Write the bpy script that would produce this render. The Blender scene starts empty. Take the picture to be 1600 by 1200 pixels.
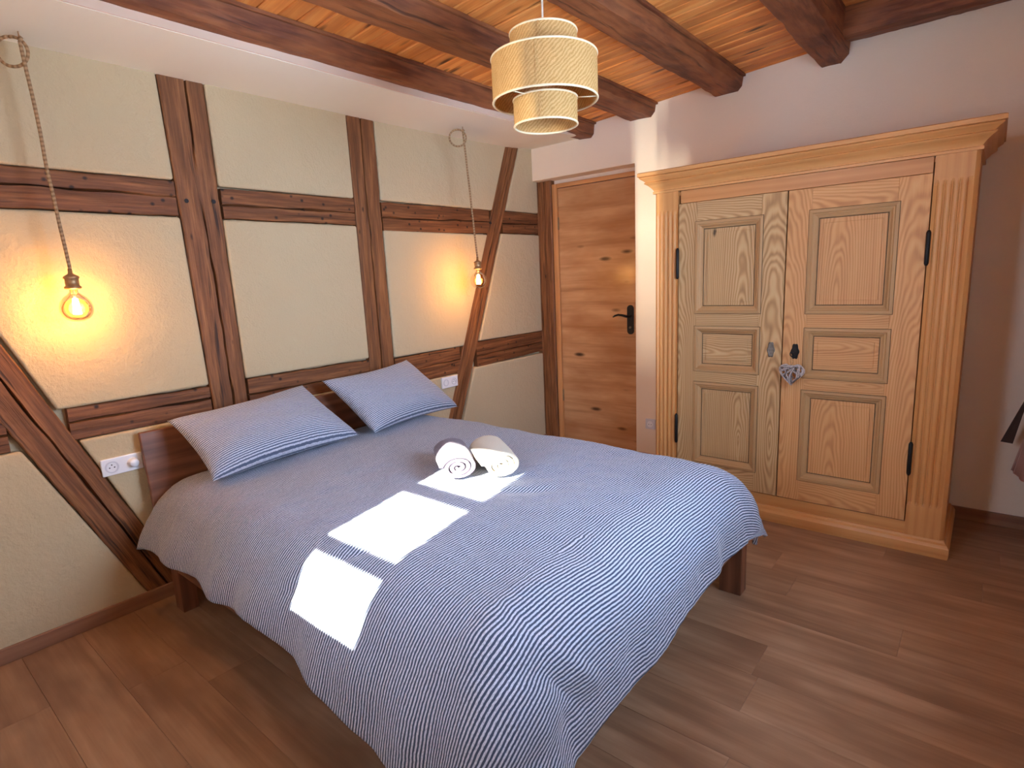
import bpy, bmesh, math, random
from mathutils import Vector, Matrix, noise
random.seed(7)
PI = math.pi
C = bpy.context.scene.collection
SC = bpy.context.scene

# ------------------------------------------------------------------ camera, sky, sun, exposure
cam_d = bpy.data.cameras.new('camera')
cam = bpy.data.objects.new('camera', cam_d); C.objects.link(cam)
cam_d.sensor_fit = 'HORIZONTAL'; cam_d.sensor_width = 36.0
cam_d.lens = 36.0 * 894.407 / 1600.0
cam_d.clip_start = 0.02
yaw, pit, rol = math.radians(39.977), math.radians(-10.466), math.radians(-2.629)
fw = Vector((-math.sin(yaw)*math.cos(pit), math.cos(yaw)*math.cos(pit), math.sin(pit)))
rt = Vector((math.cos(yaw), math.sin(yaw), 0)); up = rt.cross(fw)
r2 = math.cos(rol)*rt + math.sin(rol)*up; u2 = -math.sin(rol)*rt + math.cos(rol)*up
M = Matrix((r2, u2, -fw)).transposed().to_4x4(); M.translation = Vector((2.988, 0.0, 1.45))
cam.matrix_world = M
SC.camera = cam

W = bpy.data.worlds.new('sky'); SC.world = W; W.use_nodes = True
bg = W.node_tree.nodes['Background']
bg.inputs[0].default_value = (0.53, 0.71, 1.0, 1); bg.inputs[1].default_value = 10.5

def sun(name, az, el, energy, color, angle):
    """az = horizontal travel direction (x, y); el = elevation the light comes from."""
    d = Vector((az[0], az[1], 0)).normalized() * math.cos(el) + Vector((0, 0, -math.sin(el)))
    l = bpy.data.lights.new(name, 'SUN'); l.energy = energy; l.color = color; l.angle = angle
    o = bpy.data.objects.new(name, l); C.objects.link(o)
    o.rotation_euler = d.to_track_quat('-Z', 'Y').to_euler(); o.location = -d * 6 + Vector((1.4, 1.2, .6))
    return o
SUN_EL = math.radians(34)
sun('sun', (-.19, 1), SUN_EL, 27.0, (1.0, .94, .82), math.radians(.6))

# added far-off lamp, source unknown: soft upright band of light on the back wall
gl = bpy.data.lights.new('wall_band_lamp', 'AREA'); gl.shape = 'RECTANGLE'; gl.size = .5; gl.size_y = 8.0; gl.energy = 5200; gl.color = (1.0, .95, .84)
go = bpy.data.objects.new('wall_band_lamp', gl); C.objects.link(go); go.location = (6.0, -30.4, 1.0)
go.rotation_euler = (Vector((1.69, -.37, 1.64)) - go.location).to_track_quat('-Z', 'Y').to_euler()

def portal(name, loc, rot, sx, sy):
    l = bpy.data.lights.new(name, 'AREA'); l.shape = 'RECTANGLE'; l.size = sx; l.size_y = sy
    l.cycles.is_portal = True
    o = bpy.data.objects.new(name, l); C.objects.link(o); o.location = loc; o.rotation_euler = rot
portal('window_portal', (1.747, -.46, 1.68), (PI/2, 0, 0), .37, 1.04)
portal('window_portal', (3.50, 1.75, 1.65), (PI/2, 0, PI/2), 1.1, 1.1)

vs = SC.view_settings
vs.view_transform = 'Standard'; vs.look = 'None'; vs.gamma = 1; vs.use_curve_mapping = False
vs.exposure = 1.52
SC.cycles.diffuse_bounces = 6; SC.cycles.max_bounces = 14; SC.cycles.transparent_max_bounces = 16

# ------------------------------------------------------------------ helpers: node materials
def lin(c):
    return tuple(((x/255)/12.92 if x/255 <= .04045 else ((x/255+.055)/1.055)**2.4) for x in c) + (1,)

class NT:
    def __init__(s, name):
        s.m = bpy.data.materials.new(name); s.m.use_nodes = True
        s.t = s.m.node_tree; s.t.nodes.clear()
        s.out = s.n('ShaderNodeOutputMaterial')
    def n(s, typ, **kw):
        x = s.t.nodes.new(typ)
        for k, v in kw.items(): setattr(x, k, v)
        return x
    def l(s, a, b): s.t.links.new(a, b)
    def val(s, inp, v):
        if isinstance(v, bpy.types.NodeSocket): s.l(v, inp)
        else: inp.default_value = v
    def math(s, op, a, b=0.0, c=None, clamp=False):
        x = s.n('ShaderNodeMath', operation=op); x.use_clamp = clamp
        s.val(x.inputs[0], a); s.val(x.inputs[1], b)
        if c is not None: s.val(x.inputs[2], c)
        return x.outputs[0]
    def comb(s, x, y, z=0.0):
        c = s.n('ShaderNodeCombineXYZ')
        for i, v in enumerate((x, y, z)): s.val(c.inputs[i], v)
        return c.outputs[0]
    def noise(s, vec, scale, detail=4, rough=.55, dist=0.0):
        x = s.n('ShaderNodeTexNoise'); s.val(x.inputs['Vector'], vec)
        x.inputs['Scale'].default_value = scale; x.inputs['Detail'].default_value = detail
        x.inputs['Roughness'].default_value = rough; x.inputs['Distortion'].default_value = dist
        return x.outputs['Fac']
    def ramp(s, fac, stops):
        x = s.n('ShaderNodeValToRGB'); e = x.color_ramp.elements
        while len(e) < len(stops): e.new(.5)
        for el, (p, c) in zip(e, stops): el.position = p; el.color = c
        s.val(x.inputs[0], fac); return x.outputs[0]
    def mix(s, fac, a, b, typ='MIX'):
        x = s.n('ShaderNodeMix', data_type='RGBA', blend_type=typ)
        s.val(x.inputs[0], fac); s.val(x.inputs[6], a); s.val(x.inputs[7], b)
        return x.outputs[2]
    def bump(s, h, strength=.3, dist=.004):
        x = s.n('ShaderNodeBump'); x.inputs['Strength'].default_value = strength
        x.inputs['Distance'].default_value = dist; s.val(x.inputs['Height'], h); return x.outputs[0]
    def bsdf(s, color, rough=.6, normal=None, metal=0.0, spec=.5, **kw):
        b = s.n('ShaderNodeBsdfPrincipled'); s.val(b.inputs['Base Color'], color)
        s.val(b.inputs['Roughness'], rough); b.inputs['Metallic'].default_value = metal
        b.inputs['Specular IOR Level'].default_value = spec
        for k, v in kw.items(): s.val(b.inputs[k], v)
        if normal is not None: s.l(normal, b.inputs['Normal'])
        s.l(b.outputs[0], s.out.inputs[0]); return b
    def uvrand(s):
        uv = s.n('ShaderNodeUVMap'); sep = s.n('ShaderNodeSeparateXYZ'); s.l(uv.outputs[0], sep.inputs[0])
        oi = s.n('ShaderNodeObjectInfo'); r = oi.outputs['Random']
        u = s.math('ADD', sep.outputs[0], s.math('MULTIPLY', r, 37.0))
        v = s.math('ADD', sep.outputs[1], s.math('MULTIPLY', r, 13.0))
        return u, v, r

def wood(name, dark, mid, light, along=2.2, across=45, ring=18, warp=.55, ringmix=.5, knots=.0, knot_u=2.2, knot_v=5.0,
         rough=.55, var=.18, bump=.25, spec=.4, blotch=None, wlen=.9, wacross=4.0, cath=0.0, fiss=0.0):
    s = NT(name); u, v, r = s.uvrand()
    fine = s.noise(s.comb(s.math('MULTIPLY', u, along), s.math('MULTIPLY', v, across), r), 1, 5, .6)
    wob = s.noise(s.comb(s.math('MULTIPLY', u, wlen), s.math('MULTIPLY', v, wacross), s.math('MULTIPLY', r, 9)), 1, 2, .45)
    ph = s.math('ADD', s.math('MULTIPLY', v, ring), s.math('MULTIPLY', wob, warp * ring))
    if cath:
        # flat-sawn board: growth rings cut at a slant give arches along the middle of each board
        uv2 = s.n('ShaderNodeUVMap'); sp2 = s.n('ShaderNodeSeparateXYZ'); s.l(uv2.outputs[0], sp2.inputs[0])
        v0 = s.math('ADD', sp2.outputs[1], s.math('MULTIPLY', s.math('SUBTRACT', s.math('FRACT', s.math('MULTIPLY', r, 7.3)), .5), .20))
        hgt = s.math('ADD', s.math('MULTIPLY', s.math('ADD', sp2.outputs[0], s.math('MULTIPLY', s.math('SUBTRACT', r, .5), .5)), .11), s.math('MULTIPLY', wob, .07))
        rad = s.math('SQRT', s.math('ADD', s.math('MULTIPLY', v0, v0), s.math('MULTIPLY', hgt, hgt)))
        ph = s.math('MULTIPLY', s.math('ADD', rad, s.math('MULTIPLY', fine, .006)), cath)
    rg = s.math('ADD', s.math('MULTIPLY', s.math('SINE', s.math('MULTIPLY', ph, 2 * PI)), .5), .5)
    f = s.math('ADD', s.math('MULTIPLY', fine, 1 - ringmix), s.math('MULTIPLY', rg, ringmix * .75), clamp=True)
    col = s.ramp(f, [(.12, lin(dark)), (.45, lin(mid)), (.8, lin(light))])
    if blotch:
        b = s.noise(s.comb(s.math('MULTIPLY', u, 2.0), s.math('MULTIPLY', v, 6.0), r), 1, 3, .6)
        col = s.mix(s.ramp(b, [(.4, (0, 0, 0, 1)), (.68, (.8, .8, .8, 1))]), col, lin(blotch))
    if fiss:
        fn = s.noise(s.comb(s.math('MULTIPLY', u, 2.2), s.math('ADD', s.math('MULTIPLY', v, 48.0), s.math('MULTIPLY', wob, 3.0)), r), 1, 3, .5)
        col = s.mix(s.ramp(fn, [(.30, (fiss, fiss, fiss, 1)), (.40, (0, 0, 0, 1))]), col, lin(tuple(x * .40 for x in dark)))
        fine = s.math('MULTIPLY', fine, s.ramp(fn, [(.30, (.3, .3, .3, 1)), (.40, (1, 1, 1, 1))]))
    if knots:
        vo = s.n('ShaderNodeTexVoronoi'); vo.inputs['Scale'].default_value = 1
        wv = s.comb(s.math('ADD', s.math('MULTIPLY', u, knot_u), s.math('MULTIPLY', wob, .25)), s.math('MULTIPLY', v, knot_v), s.math('MULTIPLY', r, 5))
        s.l(wv, vo.inputs['Vector'])
        k = s.ramp(vo.outputs['Distance'], [(0.0, (1, 1, 1, 1)), (knots * .45, (.85, .85, .85, 1)), (knots, (0, 0, 0, 1))])
        col = s.mix(k, col, lin(tuple(x * .42 for x in dark)))
    hv = s.math('ADD', 1 - var / 2, s.math('MULTIPLY', r, var))
    col = s.mix(1.0, col, s.comb(hv, hv, hv), 'MULTIPLY')
    s.bsdf(col, rough, s.bump(s.math('ADD', fine, s.math('MULTIPLY', rg, .4)), bump, .003), spec=spec)
    return s.m

def plain(name, c, rough=.6, bump=0, bscale=120, metal=0.0, spec=.5, var=0.0, vscale=6):
    s = NT(name); co = s.n('ShaderNodeTexCoord').outputs['Object']
    col = lin(c)
    if var:
        col = s.mix(s.noise(co, vscale, 4), lin(tuple(x * (1 - var) for x in c)), lin(tuple(min(255, x * (1 + var)) for x in c)))
    nm = s.bump(s.noise(co, bscale, 5, .6), bump, .004) if bump else None
    s.bsdf(col, rough, nm, metal, spec); return s.m

M_timber = wood('old_timber', (72, 40, 20), (122, 76, 42), (174, 116, 70), along=4, across=80, ring=12, warp=.3, ringmix=.15, rough=.62, var=.15, bump=1.0, knots=.08, knot_u=3.5, knot_v=9, fiss=.8)
M_rail = wood('old_timber_rail', (68, 38, 19), (114, 68, 36), (166, 108, 64), along=4, across=80, ring=12, warp=.3, ringmix=.15, rough=.62, var=.15, bump=1.0, knots=.20, knot_u=16, knot_v=18, fiss=.8)
M_beam = wood('beam_wood', (66, 34, 20), (108, 58, 34), (160, 98, 58), along=5, across=45, ring=10, warp=.5, ringmix=.15, rough=.6, var=.1, bump=1.2, blotch=(170, 104, 60), wlen=2.2, fiss=.6)
M_plank = wood('ceiling_board', (180, 94, 38), (232, 148, 72), (248, 184, 106), along=1.6, across=60, ring=12, warp=.2, ringmix=.22, knots=.20, knot_u=2.6, knot_v=11, rough=.5, var=.2, bump=.2, wlen=1.5, blotch=(190, 112, 56))
M_floor = wood('laminate_oak', (114, 80, 58), (160, 122, 92), (186, 150, 120), along=1.3, across=30, ring=6, warp=.5, ringmix=.22, knots=.04, knot_u=1.1, knot_v=4, rough=.42, var=.05, bump=.05, spec=.4, blotch=(128, 94, 70))
M_floor2 = plain('floor_base', (70, 48, 36), .8)
M_pine = wood('waxed_pine', (184, 118, 64), (209, 149, 88), (220, 164, 105), along=1.2, across=34, ring=20, warp=.10, ringmix=.2, knots=.07, knot_u=1.6, knot_v=5, rough=.42, var=.06, bump=.12)
M_pine2 = wood('waxed_pine_deep', (184, 117, 60), (203, 139, 83), (216, 156, 98), along=1.0, across=30, ring=22, warp=.12, ringmix=.25, rough=.4, var=.06, bump=.1)
M_doorR = wood('scrubbed_pine', (179, 118, 68), (207, 150, 94), (218, 167, 113), along=1.2, across=34, ringmix=.42, knots=.05, knot_u=1.8, knot_v=4, rough=.55, var=.10, bump=.15, wlen=3.0, wacross=7, cath=95)
M_doorL = wood('limed_pine', (156, 115, 71), (194, 152, 102), (207, 173, 126), along=1.2, across=34, ringmix=.55, knots=.05, knot_u=1.8, knot_v=4, rough=.6, var=.10, bump=.18, wlen=3.0, wacross=7, cath=95)
M_oak = wood('knotty_oak_door', (150, 100, 62), (206, 156, 110), (224, 178, 134), along=1.3, across=26, ring=6, warp=.4, ringmix=.2, knots=.17, knot_u=2.6, knot_v=8, rough=.24, var=.02, bump=.06, blotch=(178, 124, 80))
M_oakf = wood('oak_frame', (176, 112, 64), (208, 148, 94), (224, 168, 114), along=1.6, across=40, ring=20, warp=.1, ringmix=.3, rough=.4, var=.02, bump=.05)
M_bedw = wood('walnut_board', (84, 50, 34), (124, 78, 54), (150, 100, 72), along=1.4, across=40, ring=15, warp=.3, ringmix=.35, rough=.38, var=.1, bump=.08)
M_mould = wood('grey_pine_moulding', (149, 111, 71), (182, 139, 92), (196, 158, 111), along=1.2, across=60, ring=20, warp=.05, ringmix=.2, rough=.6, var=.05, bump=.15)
M_base = wood('baseboard_wood', (112, 76, 56), (150, 106, 78), (172, 126, 96), along=1.4, across=30, ring=14, warp=.2, ringmix=.3, rough=.5, var=.05, bump=.05)

def plaster(name, c, strength, scale):
    s = NT(name); co = s.n('ShaderNodeTexCoord').outputs['Object']
    h = s.math('ADD', s.noise(co, scale, 6, .62), s.math('MULTIPLY', s.noise(co, scale * .22, 3), 1.6))
    col = s.mix(s.noise(co, 2.5, 3), lin(tuple(x * .97 for x in c)), lin(c))
    s.bsdf(col, .9, s.bump(h, strength, .006), spec=.15); return s.m
M_plaster = plaster('cream_lime_plaster', (204, 184, 148), 1.0, 48)
M_white = plaster('white_paint', (244, 226, 202), .15, 90)
M_soffit = plaster('soffit_white', (242, 236, 220), .08, 60)
M_edge = plain('board_edge', (226, 196, 170), .8)
M_plastic = plain('white_plastic', (238, 238, 240), .28, spec=.5)
M_plastic2 = plain('grey_white_plastic', (214, 214, 220), .35)
M_hole = plain('socket_hole', (30, 28, 28), .7)
M_iron = plain('black_iron', (26, 23, 22), .5, bump=.3, bscale=200, metal=.4)
M_brass = plain('aged_brass', (176, 138, 98), .42, metal=.75, var=.2, vscale=60)
M_steelold = plain('tarnished_metal', (126, 118, 108), .4, metal=.75, bump=.6, bscale=300, var=.25, vscale=90)
M_hinge = plain('dull_hinge', (150, 128, 100), .4, metal=.7)
M_cordw = plain('white_cord', (226, 214, 196), .6)
M_strap = plain('brown_strap', (70, 50, 40), .8, bump=.3)
M_cloth = plain('pale_cloth', (206, 164, 146), .9, bump=.3, bscale=250)
M_willow = plain('grey_willow', (172, 160, 154), .8, var=.3, vscale=90)
M_willow2 = plain('dark_willow', (104, 92, 86), .8, var=.3, vscale=90)
M_joint = plain('dark_joint_line', (92, 72, 48), .85, var=.3, vscale=40)

def rope_mat():
    s = NT('jute_rope'); u, v, r = s.uvrand()
    w = s.math('SINE', s.math('MULTIPLY', s.math('ADD', s.math('MULTIPLY', u, 60.0), s.math('MULTIPLY', v, 2.0)), 2 * PI))
    w = s.math('ADD', s.math('MULTIPLY', w, .5), .5)
    n = s.noise(s.comb(s.math('MULTIPLY', u, 300), s.math('MULTIPLY', v, 30)), 1, 3)
    f = s.math('ADD', s.math('MULTIPLY', w, .6), s.math('MULTIPLY', n, .4))
    s.bsdf(s.ramp(f, [(.2, lin((146, 114, 82))), (.8, lin((184, 148, 110)))]), .9, s.bump(f, .8, .003), spec=.1); return s.m
M_rope = rope_mat()

def stripe_mat(name, period, dark, light):
    s = NT(name); uv = s.n('ShaderNodeUVMap'); sep = s.n('ShaderNodeSeparateXYZ'); s.l(uv.outputs[0], sep.inputs[0])
    u, v = sep.outputs[0], sep.outputs[1]
    wob = s.noise(s.comb(s.math('MULTIPLY', u, 55), s.math('MULTIPLY', v, 55)), 1, 2)
    ph = s.math('ADD', s.math('DIVIDE', u, period), s.math('MULTIPLY', wob, .35))
    st = s.math('ADD', s.math('MULTIPLY', s.math('SINE', s.math('MULTIPLY', ph, 2 * PI)), .5), .5)
    th = s.noise(s.comb(s.math('MULTIPLY', u, 500), s.math('MULTIPLY', v, 160)), 1, 2, .7)
    tx = s.ramp(th, [(.38, (0, 0, 0, 1)), (.55, (1, 1, 1, 1))])
    m = s.math('MULTIPLY', s.ramp(st, [(.42, (0, 0, 0, 1)), (.62, (1, 1, 1, 1))]), s.math('ADD', .62, s.math('MULTIPLY', tx, .38)))
    col = s.mix(m, lin(dark), lin(light))
    h = s.math('ADD', st, s.math('MULTIPLY', th, .6))
    b = s.bsdf(col, .95, s.bump(h, .5, .003), spec=.05)
    b.inputs['Sheen Weight'].default_value = .15
    return s.m
M_duvet = stripe_mat('striped_cotton', .0108, (74, 84, 104), (208, 213, 228))
M_pillow = stripe_mat('striped_cotton_fine', .0098, (98, 106, 126), (214, 216, 228))

def terry(name, c):
    s = NT(name); co = s.n('ShaderNodeTexCoord').outputs['Object']
    n = s.noise(co, 420, 4, .7); b2 = s.noise(co, 26, 3)
    b = s.bsdf(s.mix(n, lin(tuple(x * .82 for x in c)), lin(c)), 1.0, s.bump(s.math('ADD', n, b2), .8, .004), spec=.02)
    b.inputs['Sheen Weight'].default_value = .3; return s.m
M_towel1 = terry('mauve_terry', (112, 98, 116))
M_towel2 = terry('cream_terry', (232, 222, 198))

def rattan_mat():
    s = NT('woven_rattan'); uv = s.n('ShaderNodeUVMap'); sep = s.n('ShaderNodeSeparateXYZ'); s.l(uv.outputs[0], sep.inputs[0])
    u, v = sep.outputs[0], sep.outputs[1]
    p = 1 / .0042
    a = s.math('MULTIPLY', u, p); b = s.math('MULTIPLY', v, p)
    wv = s.noise(s.comb(s.math('MULTIPLY', u, 26), s.math('MULTIPLY', v, 26)), 1, 2)
    d1 = s.math('SINE', s.math('MULTIPLY', s.math('ADD', s.math('SUBTRACT', s.math('MULTIPLY', u, 62), s.math('MULTIPLY', v, 62)), s.math('MULTIPLY', wv, 1.6)), 2 * PI))
    h1 = s.math('SINE', s.math('MULTIPLY', a, 2 * PI)); h2 = s.math('SINE', s.math('MULTIPLY', b, 2 * PI))
    sel = s.math('ADD', s.math('MULTIPLY', d1, 2.0), .5, clamp=True)
    hh = s.math('ADD', s.math('MULTIPLY', h1, s.math('SUBTRACT', 1, sel)), s.math('MULTIPLY', h2, sel))
    f = s.math('ADD', s.math('MULTIPLY', hh, .22), s.math('ADD', s.math('MULTIPLY', sel, .3), .35))
    n = s.noise(s.comb(s.math('MULTIPLY', u, 40), s.math('MULTIPLY', v, 40)), 1, 3)
    f = s.math('ADD', f, s.math('MULTIPLY', s.math('SUBTRACT', n, .5), .35))
    col = s.ramp(f, [(.1, lin((196, 144, 84))), (.5, lin((230, 182, 114))), (.95, lin((250, 214, 152)))])
    d = s.n('ShaderNodeBsdfDiffuse'); s.l(col, d.inputs[0]); tr = s.n('ShaderNodeBsdfTranslucent'); s.l(col, tr.inputs[0])
    nm = s.bump(hh, .6, .002); s.l(nm, d.inputs['Normal'])
    mx = s.n('ShaderNodeMixShader'); mx.inputs[0].default_value = .22; s.l(d.outputs[0], mx.inputs[1]); s.l(tr.outputs[0], mx.inputs[2])
    s.l(mx.outputs[0], s.out.inputs[0]); return s.m
M_rattan = rattan_mat()
M_rim = plain('pale_rim', (236, 214, 172), .6)

def glass_mat(name, tint, refl):
    s = NT(name); t = s.n('ShaderNodeBsdfTransparent'); t.inputs[0].default_value = tint
    g = s.n('ShaderNodeBsdfGlossy'); g.inputs['Roughness'].default_value = .03
    lw = s.n('ShaderNodeLayerWeight'); lw.inputs[0].default_value = .3
    mx = s.n('ShaderNodeMixShader'); s.l(s.math('MULTIPLY', lw.outputs['Fresnel'], refl), mx.inputs[0])
    s.l(t.outputs[0], mx.inputs[1]); s.l(g.outputs[0], mx.inputs[2]); s.l(mx.outputs[0], s.out.inputs[0]); return s.m
M_pane = glass_mat('window_glass', (.97, .985, .99, 1), .5)
M_bulb = glass_mat('amber_glass', (1.0, .88, .62, 1), .8)
def emit(name, c, st):
    s = NT(name); e = s.n('ShaderNodeEmission'); e.inputs[0].default_value = c; e.inputs[1].default_value = st
    s.l(e.outputs[0], s.out.inputs[0]); return s.m
M_fil = emit('glowing_filament', (1.0, .62, .22, 1), 60)

# ------------------------------------------------------------------ helpers: geometry
WL = {}
class MB:
    def __init__(s): s.v = []; s.f = []; s.uv = []
    def face(s, idx, uv=None):
        s.f.append(tuple(idx)); s.uv.append(uv if uv else [(0, 0)] * len(idx))
    def add(s, pts): b = len(s.v); s.v.extend([tuple(p) for p in pts]); return b
    def box(s, x0, x1, y0, y1, z0, z1, grain='x'):
        b = s.add([(x, y, z) for z in (z0, z1) for y in (y0, y1) for x in (x0, x1)])
        g = 'xyz'.index(grain); ctr = ((x0 + x1) / 2, (y0 + y1) / 2, (z0 + z1) / 2)
        for q, ax in (((0, 2, 3, 1), 2), ((4, 5, 7, 6), 2), ((0, 1, 5, 4), 1), ((2, 6, 7, 3), 1), ((0, 4, 6, 2), 0), ((1, 3, 7, 5), 0)):
            axes = [i for i in range(3) if i != ax]
            ua = g if g in axes else axes[0]; va = [i for i in axes if i != ua][0]
            s.face([b + i for i in q], [(s.v[b + i][ua] - ctr[ua], s.v[b + i][va] - ctr[va]) for i in q])
        return s
    def loft(s, rings, closed=True, caps=True, uvs=None):
        n = len(rings[0]); base = [s.add(r) for r in rings]
        ucum = [0.0]
        for i in range(1, len(rings)):
            ucum.append(ucum[-1] + (Vector(rings[i][0]) - Vector(rings[i - 1][0])).length)
        vc = [0.0]; mid = rings[len(rings) // 2]
        for k in range(1, n + 1): vc.append(vc[-1] + (Vector(mid[k % n]) - Vector(mid[k - 1])).length)
        for i in range(len(rings) - 1):
            for k in range(n if closed else n - 1):
                k2 = (k + 1) % n
                s.face((base[i] + k, base[i] + k2, base[i + 1] + k2, base[i + 1] + k),
                       [(ucum[i], vc[k]), (ucum[i], vc[k + 1]), (ucum[i + 1], vc[k + 1]), (ucum[i + 1], vc[k])])
        if caps and closed:
            for r, b, flip in ((rings[0], base[0], True), (rings[-1], base[-1], False)):
                ids = [b + k for k in range(n)]
                if flip: ids = ids[::-1]
                s.face(ids, [(s.v[i][0] + s.v[i][1], s.v[i][2]) for i in ids])
        return s
    def tube(s, pts, r, seg=8, caps=True):
        pts = [Vector(p) for p in pts]; rings = []
        prev = None
        for i, p in enumerate(pts):
            t = (pts[min(i + 1, len(pts) - 1)] - pts[max(i - 1, 0)]).normalized()
            if prev is None:
                a = t.orthogonal().normalized()
            else:
                a = (prev - t * prev.dot(t)); a = a.normalized() if a.length > 1e-6 else t.orthogonal().normalized()
            prev = a; b = t.cross(a); rr = r[i] if isinstance(r, (list, tuple)) else r
            rings.append([p + (a * math.cos(2 * PI * k / seg) + b * math.sin(2 * PI * k / seg)) * rr for k in range(seg)])
        return s.loft(rings, True, caps)
    def lathe(s, cx, cy, prof, seg=32, closed_prof=False):
        rings = []
        for k in range(seg):
            a = 2 * PI * k / seg
            rings.append([(cx + r * math.cos(a), cy + r * math.sin(a), z) for r, z in prof])
        n = len(prof); base = [s.add(r) for r in rings]
        vc = [0.0]
        for k in range(1, n + 1):
            p, q = prof[k - 1], prof[k % n]; vc.append(vc[-1] + math.hypot(p[0] - q[0], p[1] - q[1]))
        rad = max(r for r, z in prof)
        for k in range(seg):
            k2 = (k + 1) % seg
            for j in range(n if closed_prof else n - 1):
                j2 = (j + 1) % n
                u0, u1 = 2 * PI * rad * k / seg, 2 * PI * rad * (k + 1) / seg
                s.face((base[k] + j, base[k2] + j, base[k2] + j2, base[k] + j2), [(u0, vc[j]), (u1, vc[j]), (u1, vc[j + 1]), (u0, vc[j + 1])])
        return s
    def grid(s, P, UV=None):
        n, m = len(P), len(P[0]); b = s.add([p for row in P for p in row])
        for i in range(n - 1):
            for j in range(m - 1):
                q = ((i, j), (i + 1, j), (i + 1, j + 1), (i, j + 1))
                s.face([b + a * m + c for a, c in q], [UV[a][c] for a, c in q] if UV else None)
        return s
    def build(s, name, mat, parent=None, smooth=False, bevel=0, seg=2, loc=None):
        if parent is not None: L = Vector(WL[parent.name])
        elif loc is not None: L = Vector(loc)
        else:
            xs = [v[0] for v in s.v]; ys = [v[1] for v in s.v]; zs = [v[2] for v in s.v]
            L = Vector(((min(xs) + max(xs)) / 2, (min(ys) + max(ys)) / 2, min(zs)))
        me = bpy.data.meshes.new(name)
        me.from_pydata([(v[0] - L.x, v[1] - L.y, v[2] - L.z) for v in s.v], [], s.f)
        ul = me.uv_layers.new(name='UVMap'); flat = []
        for uv in s.uv:
            for p in uv: flat.extend((p[0], p[1]))
        ul.data.foreach_set('uv', flat)
        me.materials.append(mat)
        if smooth: me.polygons.foreach_set('use_smooth', [True] * len(me.polygons))
        o = bpy.data.objects.new(name, me); C.objects.link(o)
        if parent is not None: o.parent = parent
        else: o.location = L
        WL[o.name] = L
        if bevel:
            bv = o.modifiers.new('bevel', 'BEVEL'); bv.width = bevel; bv.segments = seg; bv.limit_method = 'ANGLE'; bv.angle_limit = math.radians(40)
        return o

def box(name, mat, parent, x0, x1, y0, y1, z0, z1, grain='x', bevel=.002, seg=2):
    return MB().box(x0, x1, y0, y1, z0, z1, grain).build(name, mat, parent, bevel=bevel, seg=seg)
def thing(name, label, cat, loc, group=None):
    o = bpy.data.objects.new(name, None); C.objects.link(o); o.location = loc; o.empty_display_size = .1
    WL[o.name] = Vector(loc); o['label'] = label; o['category'] = cat
    if group: o['group'] = group
    return o
def tag(o, label, cat, group=None):
    o['label'] = label; o['category'] = cat
    if group: o['group'] = group
    return o
def struct(o, label=None):
    o['kind'] = 'structure'
    if label: o['label'] = label
    return o
def N(x, y, z=0.0): return noise.noise(Vector((x, y, z)))
def recalc(o):
    bm = bmesh.new(); bm.from_mesh(o.data); bmesh.ops.recalc_face_normals(bm, faces=bm.faces); bm.to_mesh(o.data); bm.free(); return o
def solid(o, t, off=-1):
    m = o.modifiers.new('solid', 'SOLIDIFY'); m.thickness = t; m.offset = off; return o

# ------------------------------------------------------------------ room shell
XR, YF, YB = 3.24, -.10, 3.93
# floor with laminate planks along x
floor = struct(MB().box(-.1, XR + .3, -.45, 4.25, -.08, -.012).build('floor', M_floor2, loc=(0, 0, 0)), 'warm brown wood-look laminate floor')
roww = .204; y = .508 - roww * 4; ri = 0
while y < 4.1:
    x = -.02 - random.uniform(0, 1.2); L = 1.28
    while x < XR + .05:
        a, b = max(x, -.02), min(x + L, XR + .05)
        if b - a > .03:
            box('plank', M_floor, floor, a + .0003, b - .0003, y + .0004, y + roww - .0004, -.012, 0, 'x', .0005, 1)
        x += L
    y += roww; ri += 1

# left wall: backing, plaster infill, timber frame
wl = struct(box('wall_left', M_plaster, None, -.14, -.035, -.45, 4.15, 0, 2.75, 'y', 0), 'half-timbered wall with cream plaster infill')
P1L = lambda z: 1.161 + (2.43 - z) * .0271
P1R = lambda z: 1.364 + (2.43 - z) * .0106
P2L = lambda z: 2.166 + (2.43 - z) * .006
P2R = lambda z: 2.357 + (2.43 - z) * .0068
BRL = lambda z: 2.858 + (z - .544) * .3952
BRR = lambda z: 3.003 + (z - .505) * .3881
BLR = lambda z: .447 + (1.31 - z) * .396
BLL = lambda z: .443 + (.853 - z) * .437
def panel(pts):
    """plaster infill between timbers: a polygon (y, z) swelling slightly towards its middle, rounded at its edges."""
    bm = bmesh.new()
    cy = sum(p[0] for p in pts) / len(pts); cz = sum(p[1] for p in pts) / len(pts)
    fv = [bm.verts.new((.011, p[0], p[1])) for p in pts]
    f = bm.faces.new(fv)
    ext = bmesh.ops.extrude_face_region(bm, geom=[f])
    for v in ext['geom']:
        if isinstance(v, bmesh.types.BMVert): v.co.x = -.04
    bmesh.ops.recalc_face_normals(bm, faces=bm.faces)
    me = bpy.data.meshes.new('plaster_panel'); bm.to_mesh(me); bm.free(); me.materials.append(M_plaster)
    o = bpy.data.objects.new('plaster_panel', me); C.objects.link(o); o.parent = wl
    o.matrix_parent_inverse = Matrix.Translation(-WL[wl.name])
    bv = o.modifiers.new('bevel', 'BEVEL'); bv.width = .012; bv.segments = 4; bv.limit_method = 'ANGLE'
g = .004
def quad(lo, hi, z0, z1): return [(lo(z0) + g, z0 + g), (hi(z0) - g, z0 + g), (hi(z1) - g, z1 - g), (lo(z1) + g, z1 - g)]
c = lambda v: (lambda z: v)
TOPZ = 2.6
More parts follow.
